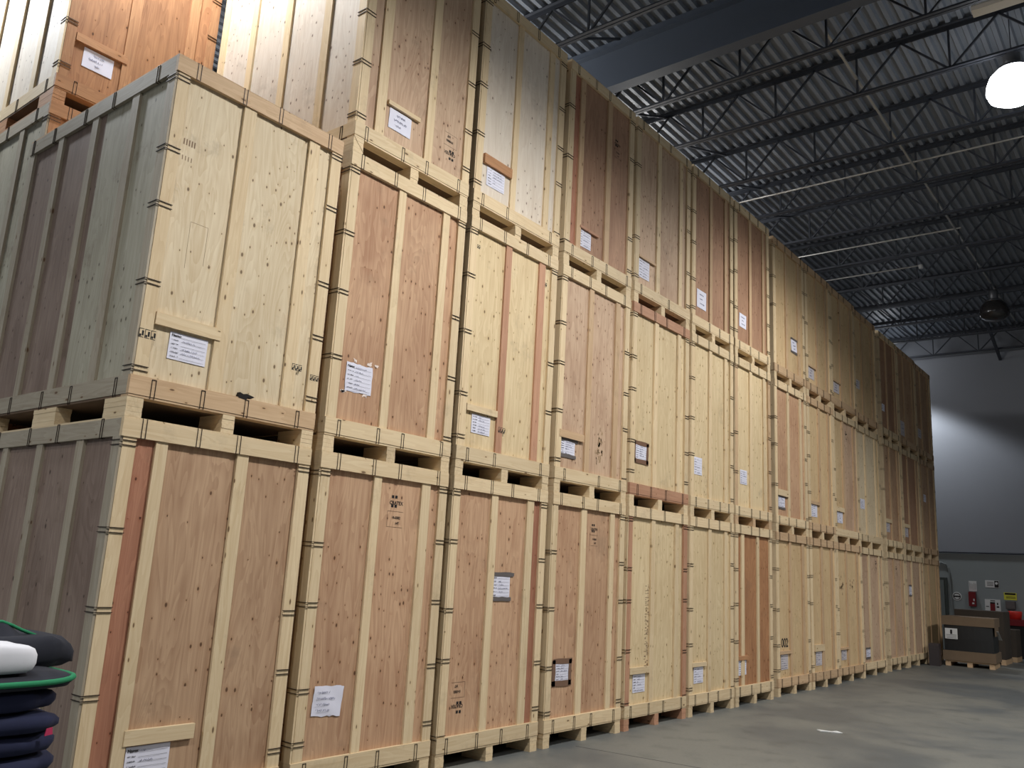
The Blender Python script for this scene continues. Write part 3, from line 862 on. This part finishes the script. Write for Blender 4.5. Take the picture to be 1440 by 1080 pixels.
#BLANKETS
bx, by = -0.99, -0.75
z = 0.0
tones = ['bottom', 'second', 'third', 'fourth', 'fifth', 'sixth', 'seventh', 'eighth', 'ninth', 'tenth', 'eleventh', 'twelfth']
for k in range(12):
    th = 0.081
    blanket('moving_blanket', 'folded navy moving blanket, %s from the floor in the heap' % tones[k] if k else 'folded navy moving blanket lying on the floor under the heap',
            M_navy, bx + 0.015*math.sin(k*2.1) - 0.02*(12-k)/8, by+0.015*math.cos(k*1.3), z, 0.425+0.015*math.sin(k*3.3), 0.33, th-0.012, 10+k, wav=0.035, rz=0.05*math.sin(k*1.7))
    z += th
blanket('moving_blanket', 'navy blanket with bright green edge spread over the heap', M_ink2, bx-0.02, by, z, 0.47, 0.37, 0.05, 31, wav=0.02, trim=M_green, rz=0.03)
z += 0.062
t = blanket('moving_blanket', 'charcoal blanket with a raised green-edged corner behind the white one', M_ink2, bx+0.17, by+0.12, z+0.012, 0.36, 0.20, 0.085, 44, wav=0.04, rz=0.12, corner=0.03, sag=0.035)
MB().tube([(0.07, -0.02, 0.146), (0.11, -0.025, 0.147), (0.15, -0.03, 0.132), (0.19, -0.04, 0.112), (0.25, -0.05, 0.088)], 0.007, 8).build('edge_binding', M_green, t, smooth=True)
m = MB(); n = 12
for j in range(n):
    for i in range(n):
        x = i/(n-1)-.5; y = j/(n-1)-.5
        m.v.append((x*0.28+.12, y*0.2, 0.055 + 0.10*math.exp(-((x+.05)**2*9+(y)**2*5))))
for j in range(n-1):
    for i in range(n-1):
        a = j*n+i; m.f.append((a, a+1, a+n+1, a+n)); m.m.append(0)
m.build('raised_corner', M_ink2, t, (0.0, 0.0, 0), smooth=True)
blanket('moving_blanket', 'white felt moving blanket folded on top of the heap', M_felt, bx-0.02, by-0.21, z, 0.31, 0.11, 0.10, 52, wav=0.02)
tag(MB().prism([(0,0),(0.03,0.004),(0.026,0.03),(0.004,0.026)], 0, 0.004).build('cloth_tag', M_pink, None, (bx+0.33, by-0.333, 0.80)), 'tiny pink tag on the navy blanket heap', 'tag')

# ------------------------------------------------------------------ cartons and bins at the far end
def carton(label, x, y, rz, w, d, h, body, band, dark=True, paper=False, flap=False, name='cardboard_carton'):
    t = thing(name, label, 'carton', (x, y, 0), rz, 'cartons on pallets by the far wall')
    p = MB()
    for q in (-w/2, -0.05, w/2-0.1):
        p.box(-d/2, d/2, q, q+0.1, 0, 0.09)
    p.box(-d/2, d/2, -w/2, w/2, 0.09, 0.115)
    p.build('pallet', BRD['tan']['x'], t)
    # body with slightly bowed faces
    m = MB(); nn = 8
    for zi, zf in enumerate((0.12, 0.12+(h-.12)*.5, h)):
        for k in range(4*nn):
            s, f = divmod(k, nn); f /= nn
            b2 = 0.03*math.sin(PI*f)*(1 if zi else .4)
            if s == 0: p2 = (-d/2+d*f, -w/2-b2)
            elif s == 1: p2 = (d/2+b2, -w/2+w*f)
            elif s == 2: p2 = (d/2-d*f, w/2+b2)
            else: p2 = (-d/2-b2, w/2-w*f)
            m.v.append((p2[0], p2[1], zf))
    K = 4*nn
    for i in range(2):
        for k in range(K):
            m.f.append((i*K+k, i*K+(k+1)%K, (i+1)*K+(k+1)%K, (i+1)*K+k)); m.m.append(0)
    m.f.append(tuple(range(K))[::-1]); m.m.append(0)
    m.f.append(tuple(range(2*K, 3*K))); m.m.append(0)
    m.build('carton_body', body, t)
    e = 0.036
    if band:
        MB().box(-d/2-e, d/2+e, -w/2-e, w/2+e, h-0.17, h+0.012).build('carton_lid', band, t)
        MB().box(-d/2-e, d/2+e, -w/2-e, w/2+e, 0.118, 0.32).build('carton_base_band', band, t)
    if paper:
        pp = MB().box(-d/2-e-0.004, -d/2-e, 0.20, 0.44, h-0.46, h-0.24).build('paper_label', M_sign, t)
        mm = MB()
        for q in range(3): mm.box(-d/2-e-0.005, -d/2-e-0.0042, 0.22, 0.42, h-0.44+q*.03, h-0.432+q*.03)
        mm.box(-d/2-e-0.005, -d/2-e-0.0042, 0.30, 0.34, h-0.36, h-0.27)
        mm.build('printed_marks', M_ink, pp)
        f = MB().box(-d/2+0.0, d/2-0.3, -w/2-e-0.008, -w/2-e-0.001, h-0.35, h+0.004).build('taped_flap', M_card, t)
        MB().bar((-d/2+0.25, -w/2-e-0.012, h-0.25), (-d/2+0.85, -w/2-e-0.012, h-0.45), 0.07, 0.003).build('shipping_sticker', M_sign, t)
    return t
carton('black-sided carton with brown lid and base bands on a pallet beside the last crate', 19.05, -0.62, 0.06, 0.93, 0.95, 1.02, M_black, M_card, paper=True)
carton('taller dark carton standing behind the black-sided one', 20.75, -0.55, 0.02, 1.0, 0.95, 1.16, M_carddk, None)
carton('narrow dark carton on a pallet with a white edge, rightmost of the cartons', 21.95, -0.78, 0.0, 0.62, 0.7, 0.74, M_carddk, None)
tag(MB().prism([(-.16,0),(.16,0),(.18,.42),(.15,.45),(-.15,.45),(-.18,.42)], -.1, .1).build('waste_bin', plain('dark_bin_plastic', srgb(58, 52, 54), 0.5, var=.1), None, (18.2, -0.06, 0), (0,0,0.1)),
    'small dark bin standing between the last crates and the cartons', 'bin')
t = thing('storage_bin', 'large black bin with red lid rim against the far wall', 'bin', (23.55, -1.45, 0))
MB().prism([(-.42,0.0),(.42,0.0),(.5,.80),(-.5,.80)], -.75, .75).build('bin_body', M_black, t)
MB().box(-.54, .54, -.80, .80, .80, .95).build('bin_rim', M_red, t)
tag(MB().lathe([(0,0),(.13,0),(.16,.18),(.15,.2),(0,.2)], 20).build('plastic_bucket', M_redlt, None, (23.3, -0.86, 0.95), smooth=True), 'bright red bucket standing on the black bin rim', 'bucket')

# ------------------------------------------------------------------ things on the far wall
xw = XW - 0.03
st(MB().box(xw-0.05, xw, 0.86, 1.9, 0.0, 1.93).box(xw-0.07, xw-0.05, 0.94, 1.82, 0.0, 1.86, 1).build('door_1', [M_door, M_doorl]))
tag(MB().tube([(xw-0.03, YR+.1, 2.63), (xw-0.03, 2.5, 2.63)], 0.025).build('wall_pipe', M_steel), 'dark horizontal pipe running along the far wall above the signs', 'pipe')
tag(MB().tube([(xw-0.03, 1.5, 2.33), (xw-0.03, 0.98, 2.33), (xw-0.03, 0.88, 2.29), (xw-0.03, 0.82, 2.2), (xw-0.03, 0.79, 2.05), (xw-0.03, 0.76, 0.95)], 0.022).build('wall_conduit', plain('grey_conduit', srgb(120,126,126), .5)),
    'thin grey conduit bending down the far wall beside the door', 'conduit')
def yz(mb_pts, y, z, x): pass
t = thing('round_sign', 'round white sign with a black ring on the far wall', 'sign', (xw, 0.64, 1.44))
MB().lathe([(0, 0), (.115, 0), (.115, .006), (0, .006)], 28).build('sign_plate', M_sign, t, rot=(0, -PI/2, 0))
MB().lathe([(.075, .007), (.075, .009), (.092, .009), (.092, .007)], 28).build('printed_ring', M_ink, t, rot=(0, -PI/2, 0))
MB().box(-.0095, -.007, -.085, .085, -.018, .018).build('printed_bar', M_ink, t)
t = thing('safety_placard', 'tall white placard with dark lettering above the red box', 'sign', (xw, 0.235, 1.60))
MB().box(-.006, 0, -.095, .095, 0, .27).build('sign_plate', M_sign, t)
m = MB()
for q in range(5): m.bar((-.0075, .07-q*.034, .04+.01*(q%2)), (-.0075, .075-q*.034, .23-.02*(q%3)), .012, .002)
m.build('printed_marks', M_ink, t)
t = thing('extinguisher_box', 'dark red extinguisher box on the far wall below the tall placard', 'box', (xw, 0.245, 1.2))
MB().box(-.14, 0.004, -.085, .085, 0, .38).build('box_body', M_red, t)
MB().box(-.145, -.141, -.05, .0, .06, .1).box(-.145, -.141, -.06, -.03, .14, .2).build('printed_marks', M_sign, t)
t = thing('wall_sign', 'white sign with a black square symbol on the far wall, upper right', 'sign', (xw, -0.235, 1.72))
MB().box(-.006, 0, -.165, .165, 0, .19).build('sign_plate', M_sign, t)
MB().box(-.008, -.0062, -.155, -.055, .01, .18).build('printed_square', M_ink, t)
MB().lathe([(0, 0), (.034, 0), (.034, .002), (0, .002)], 16).build('printed_disc', M_sign, t, (-.0085, -.105, .115), (0, -PI/2, 0))
m = MB()
for q in range(3): m.box(-.008, -.0062, -.03, .12, .05+q*.04, .065+q*.04)
m.build('printed_marks', M_gbox, t)
t = thing('notice_board', 'white notice with a dark red centre panel on the far wall', 'sign', (xw, -0.22, 1.10))
MB().box(-.008, 0, -.185, .185, 0, .31).build('sign_plate', M_sign, t)
MB().box(-.02, -.0082, -.055, .06, .01, .2).build('red_panel', M_red, t)
MB().box(-.012, -.0082, -.055, .06, .2, .24).box(-.0095, -.0082, -.06, .05, .265, .285).box(-.0095, -.0082, -.15, -.09, .1, .14).box(-.0095, -.0082, -.13, -.1, .17, .23).box(-.0095, -.0082, .09, .16, .11, .13).build('printed_marks', M_ink, t)
t = thing('caution_sign', 'yellow warning sign with black band on the far wall', 'sign', (xw, -0.645, 1.42))
MB().box(-.006, 0, -.15, .15, 0, .19).build('sign_plate', M_yel, t)
MB().box(-.008, -.0062, -.125, .125, .135, .18).box(-.008, -.0062, -.12, .1, .075, .087).box(-.008, -.0062, -.12, .1, .045, .055).build('printed_marks', M_ink, t)
tag(MB().box(-.16, 0.004, -.11, .11, 0, .2).box(-.17, -.16, -.1, .1, .01, .19).build('control_box', M_gbox, None, (xw, -0.655, 1.19)), 'grey metal box on the far wall under the yellow sign', 'box')

# scrap of paper on the floor
m = MB(); pts = [(-.12,-.03),(-.08,.02),(-.02,.03),(.04,.015),(.1,.035),(.14,0),(.08,-.03),(.0,-.02),(-.06,-.045)]
n = len(pts)
m.v = [(x, y, 0.004+0.012*((i*7)%3)/2) for i, (x, y) in enumerate(pts)] + [(x, y, 0.002) for x, y in pts] + [(0, 0, .014), (0, 0, .001)]
m.f = [(i, (i+1)%n, 2*n) for i in range(n)] + [(n+(i+1)%n, n+i, 2*n+1) for i in range(n)] + [(i, n+i, n+(i+1)%n, (i+1)%n) for i in range(n)]
m.m = [0]*len(m.f)
tag(m.build('paper_scrap', M_sign, None, (7.45, -1.39, 0.0), (0, 0, 1.85)), 'torn white paper scrap lying on the concrete floor', 'paper')

# ------------------------------------------------------------------ camera
Rm = [[0.6185625572607046, -0.7838975740281662, 0.053711788160148766],
      [0.19928466340156237, 0.09039449742747518, -0.9757635255360726],
      [0.7600434103967555, 0.6142747172612719, 0.21213341567286448]]
cam = bpy.data.cameras.new('camera'); co = bpy.data.objects.new('camera', cam); COL.objects.link(co)
right = Vector(Rm[0]); down = Vector(Rm[1]); fwd = Vector(Rm[2])
M4 = Matrix((right, -down, -fwd)).transposed().to_4x4()
M4.translation = Vector((-2.30252382, -4.62969607, 1.52798584))
co.matrix_world = M4
cam.sensor_fit = 'HORIZONTAL'; cam.sensor_width = 36.0
cam.lens = 1193.325/1440*36.0
cam.clip_start = 0.05; cam.clip_end = 200
S.camera = co
w = bpy.data.worlds.new('world'); S.world = w; w.use_nodes = True
w.node_tree.nodes['Background'].inputs[0].default_value = (0.5, 0.55, 0.6, 1)
w.node_tree.nodes['Background'].inputs[1].default_value = 0.05
S.view_settings.view_transform = 'Standard'; S.view_settings.look = 'None'
S.view_settings.gamma = 1.0; S.view_settings.use_curve_mapping = False
S.view_settings.exposure = 0.0
S.cycles.max_bounces = 8; S.cycles.diffuse_bounces = 5
S.cycles.sample_clamp_indirect = 6
